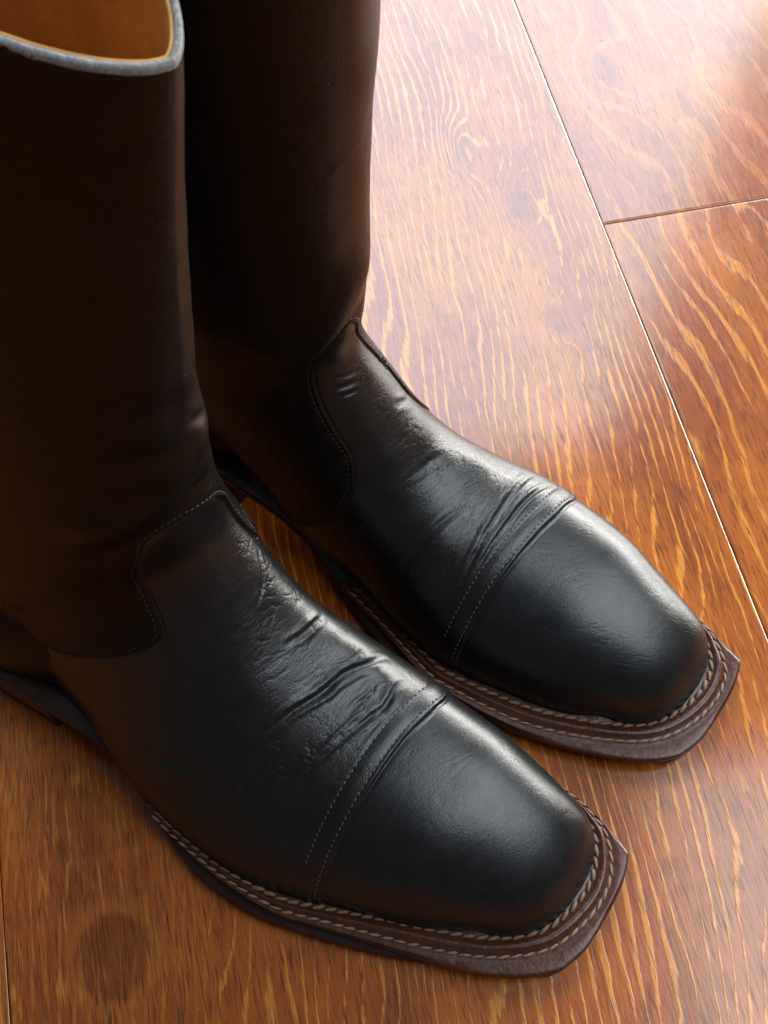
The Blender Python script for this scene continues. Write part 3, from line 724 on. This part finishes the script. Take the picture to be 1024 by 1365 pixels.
def FEATS_FAR(F, P, N, H, part, seed):
    K = Kit(F, P, N, H)
    K.crease([(548, 259), (535, 248), (519, 235), (495, 220), (466, 204), (431, 164)], 2.6, 4.0, 0.3)
    K.bulge([(581, 251), (563, 238), (546, 221), (532, 206)], 3.0, 11)
    ds, sd, ic, base, cum, full = cap_and_seam(K, part,
        [(203, 346), (206, 306), (208, 275), (211, 238), (212, 175), (210, 111), (209, 53), (207, 2)],
        [(375, 32), (358, 86), (360, 142), (378, 171), (396, 179), (419, 188), (443, 199), (467, 210), (485, 220), (508, 231), (519, 242), (524, 252), (478, 269), (446, 287), (427, 300), (410, 312)],
        (0, 6, -1), dict(row2=8.0, lip=0.5))
    vm = smst(ds, 2, 9)*(part == 0)
    K.gate = np.where(part == 0, 0.12+0.88*smst(ds, 7.0, 11.0), 1.0)
    K.crease([(246, 349), (248, 309), (247, 266), (244, 239), (239, 186), (234, 131)], 1.0, 1.3, 0.7)
    K.crease([(229, 349), (234, 303), (235, 262), (233, 232), (232, 193), (228, 136)], 0.85, 1.1, 0.8)
    K.crease([(232, 327), (235, 279), (235, 244), (234, 206)], 0.5, 0.9, 0.8)
    K.crease([(215, 333), (220, 293), (222, 252), (221, 211), (218, 153)], 0.4, 0.8, 0.7)
    K.crease([(447, 223), (438, 236), (431, 259)], 0.5, 1.1, 0.7)
    K.crease([(437, 214), (429, 230), (421, 255)], 0.55, 1.1, 0.7)
    K.crease([(426, 214), (420, 228), (415, 247)], 0.5, 1.0, 0.7)
    K.crease([(373, 314), (376, 293), (379, 273)], 0.45, 1.8, 0.4)
    K.crease([(272, 234), (278, 197), (281, 153), (284, 104)], 0.7, 1.8, 0.5)
    K.crease([(312, 281), (318, 252), (323, 213)], 0.5, 2.0, 0.4)
    K.crease([(318, 275), (307, 208), (300, 137)], 1.2, 7.0, 0.5)
    K.bulge([(277, 292), (267, 253)], 1.2, 8)
    K.bulge([(273, 164), (261, 98)], 1.2, 9)
    m = K.mask([(252, 285, 13), (252, 228, 13), (249, 156, 12), (299, 254, 14), (357, 260, 10)], 1.0)*vm
    K.wrinkle(m, (0.15, 1, 0.1), 2.0, 10.0, 0.22, 2)
    K.wrinkle(K.mask([(419, 248, 8), (382, 234, 12), (328, 248, 12), (277, 144, 12)], 1.0)*vm, (0.4, 1, 0.3), 2.0, 8.0, 0.22, 5)
    K.wrinkle(K.mask([(222, 316, 8), (226, 259, 8), (226, 206, 8), (222, 122, 8)], 1.0)*smst(ds, 8, 11), (0.1, 1, 0.1), 1.5, 9.0, 0.22, 8)
    K.wrinkle(np.ones(H.shape)*vm*0.5, (0.2, 1, 0.1), 4.0, 9.0, 0.12, 3)
    K.wrinkle((part == 1)*smst(-ds, 1, 6)*1.0, (0.9, 0.6, 0), 2.4, 11.0, 0.06, 15)
    K.wrinkle(K.mask([(487, 224, 6), (508, 237, 6), (516, 249, 5)], 1.0)*(part == 2), (1, -1, 1.4), 1.2, 9.0, 0.22, 6)
    K.wrinkle((part == 2)*1.0, (0.1, 1, 0.1), 16.0, 40.0, 0.9, 23, 0.0)
    side = 1 if K.F.hit(207, 2)[1] > K.nj/2 else -1
    def go(root):
        e = K.nj-6 if side > 0 else 5; mid = K.nj/2; a = mid-side*K.nj*0.22
        seam_threads('cap_stitching', P, N, H, row_ij(K, base, cum, 1.9, a, e), 2.35, 1.75, 0.62, MAT['thread'], root)
        seam_threads('cap_stitching', P, N, H, row_ij(K, base, cum, 8.0, a, mid+side*(K.nj*0.40)), 2.35, 1.7, 0.62, MAT['thread'], root)
        k = full[::1]; c = ij_to_P(P, k); tan = np.gradient(k, axis=0)
        off = np.stack([-tan[:, 1], tan[:, 0]], 1); off /= np.linalg.norm(off, axis=1)[:, None]+1e-9
        tst = k+off*2.5; q = (np.clip(tst[:, 0], 0, K.ni-1).astype(int), np.clip(tst[:, 1], 0, K.nj-1).astype(int))
        if (part[q] == 2).mean() < 0.5: off = -off
        sp = np.linalg.norm(ij_to_P(P, k+off)-c, axis=1)[:, None]
        seam_threads('seam_stitching', P, N, H, k+off*(1.9/np.maximum(sp, 0.3)), 2.2, 1.6, 0.5, MAT['seam_thread'], root)
    return go
build_boot('nearer black leather pull-on boot with a square toe, its grey rim and tan lining showing', 'pair of black boots on the wooden floor', near_pose, S_near, F_near, O_near, dict(ends=(-160, -140)), FEATS_NEAR, 1)
build_boot('farther black leather pull-on boot standing behind, its shaft cut off by the picture top', 'pair of black boots on the wooden floor', far_pose, S_far, F_far, O_far, dict(ends=(-150, -150)), FEATS_FAR, 2)

# ------------------------------------------------------------------ floor
floor = bpy.data.objects.new('floor', None); COL.objects.link(floor); floor['kind'] = 'structure'
def plank(x0, x1, y0, y1, m, bev=0.62):
    """one board, bevelled 0.9 mm along its edges"""
    b = 1.1; g = 0.12; t = 9.0; x0 += g; x1 -= g; y0 += g; y1 -= g
    lv = [(0, -t), (0, -1.1), (0.12, -0.78), (0.42, -0.46), (1.1, -0.18), (1.6, -0.05), (2.1, 0)]; lv = [(i*bev, z*(bev if z > -1 else 1)) for i, z in lv]
    V = []
    for i, z in lv: V += [(x0+i, y0+i, z), (x1-i, y0+i, z), (x1-i, y1-i, z), (x0+i, y1-i, z)]
    Fq = [(0, 3, 2, 1), (24, 25, 26, 27)]
    for r in range(6):
        for k in range(4): Fq.append((r*4+k, r*4+(k+1) % 4, r*4+4+(k+1) % 4, r*4+4+k))
    me = bpy.data.meshes.new('plank'); me.from_pydata([tuple(c*MM for c in v) for v in V], [], Fq); me.update()
    me.materials.append(m); return link('plank', me, floor)
wm = wood('wood_middle', [(148, 438, 9, 26, 19), (168, 396, 10, 22, 17), (165, 320, 7, 15, 13), (60, 640, 12, 30, 20)], [(-79, 73, 15)], 5.4, 2.0, -0.10, 20, 0.35, 0.95, -43.0)
wr = wood('wood_right_near', [(262, 205, 14, 26, 46), (330, 300, 12, 24, 24)], (), 13.0, 9.0, 0.16, 16, 0.35, 0.85)
wt = wood('wood_right_far', [(240, 480, 20, 30, 26), (420, 560, 14, 24, 30)], (), 16.0, 21.0, 0.10, 18, 0.3, 0.35)
wl = wood('wood_left', [(-160, 120, 12, 30, 30)], (), 7.0, 33.0, 0.0, 20)
plank(-117.3, 206.5, -380, 1100, wm)
plank(206.5, 530, -380, 374.3, wr); plank(206.5, 530, 374.3, 1100, wt)
plank(-441, -117.3, -380, 620, wl, 0.3); plank(-441, -117.3, 620, 1100, wr)
plank(530, 854, -380, 560, wl); plank(530, 854, 560, 1100, wm)
mats = [wm, wr, wt, wl]
for k, x0 in enumerate([-1736.6, -1412.8, -1089, -764.9, -441, -117.3, 206.5, 530, 854, 1178, 1502]):
    x1 = x0+323.7
    inner = -450 < x0 < 600
    segs = [(-1500, -380), (1100, 2300), (2300, 3300)] if inner else [(-1500, -200-60*k), (-200-60*k, 1000-70*k), (1000-70*k, 2200), (2200, 3300)]
    for q, (y0, y1) in enumerate(segs): plank(x0, x1, y0, y1, mats[(k*3+q) % 4])
sb = bmesh.new(); bmesh.ops.create_cube(sb, size=1, matrix=Matrix.Translation((0.04, 0.9, -0.014)) @ Matrix.Diagonal((3.6, 4.8, 0.008, 1)))
me = bpy.data.meshes.new('subfloor'); sb.to_mesh(me); sb.free(); me.materials.append(MAT['sub']); so = link('subfloor', me); so['kind'] = 'structure'

# ------------------------------------------------------------------ dust on the boards
rr = random.Random(11); V = []; Fq = []
for k in range(260):
    x, y = rr.uniform(-150, 420), rr.uniform(-20, 620); r = rr.choice([0.10, 0.13, 0.16, 0.22, 0.3])*rr.uniform(.7, 1.1); L = r*rr.uniform(1, 2.2); a = rr.uniform(0, 6.28)
    b0 = len(V); ca, sa = math.cos(a), math.sin(a)
    for dx, dy, dz in ((1, 0, .4), (-1, 0, .5), (0, 1, .45), (0, -1, .4), (0, 0, 1.0), (0, 0, 0.05)):
        ex, ey = dx*L, dy*r; V.append(((x+ex*ca-ey*sa)*MM, (y+ex*sa+ey*ca)*MM, dz*r*1.2*MM))
    for i, j in ((0, 2), (2, 1), (1, 3), (3, 0)): Fq.append((b0+i, b0+j, b0+4)); Fq.append((b0+j, b0+i, b0+5))
me = bpy.data.meshes.new('dust'); me.from_pydata(V, [], Fq); me.update(); me.materials.append(MAT['dust'])
du = link('dust', me); du['kind'] = 'stuff'; du['label'] = 'tiny pale specks of dust scattered over the wooden floor'; du['category'] = 'dust'
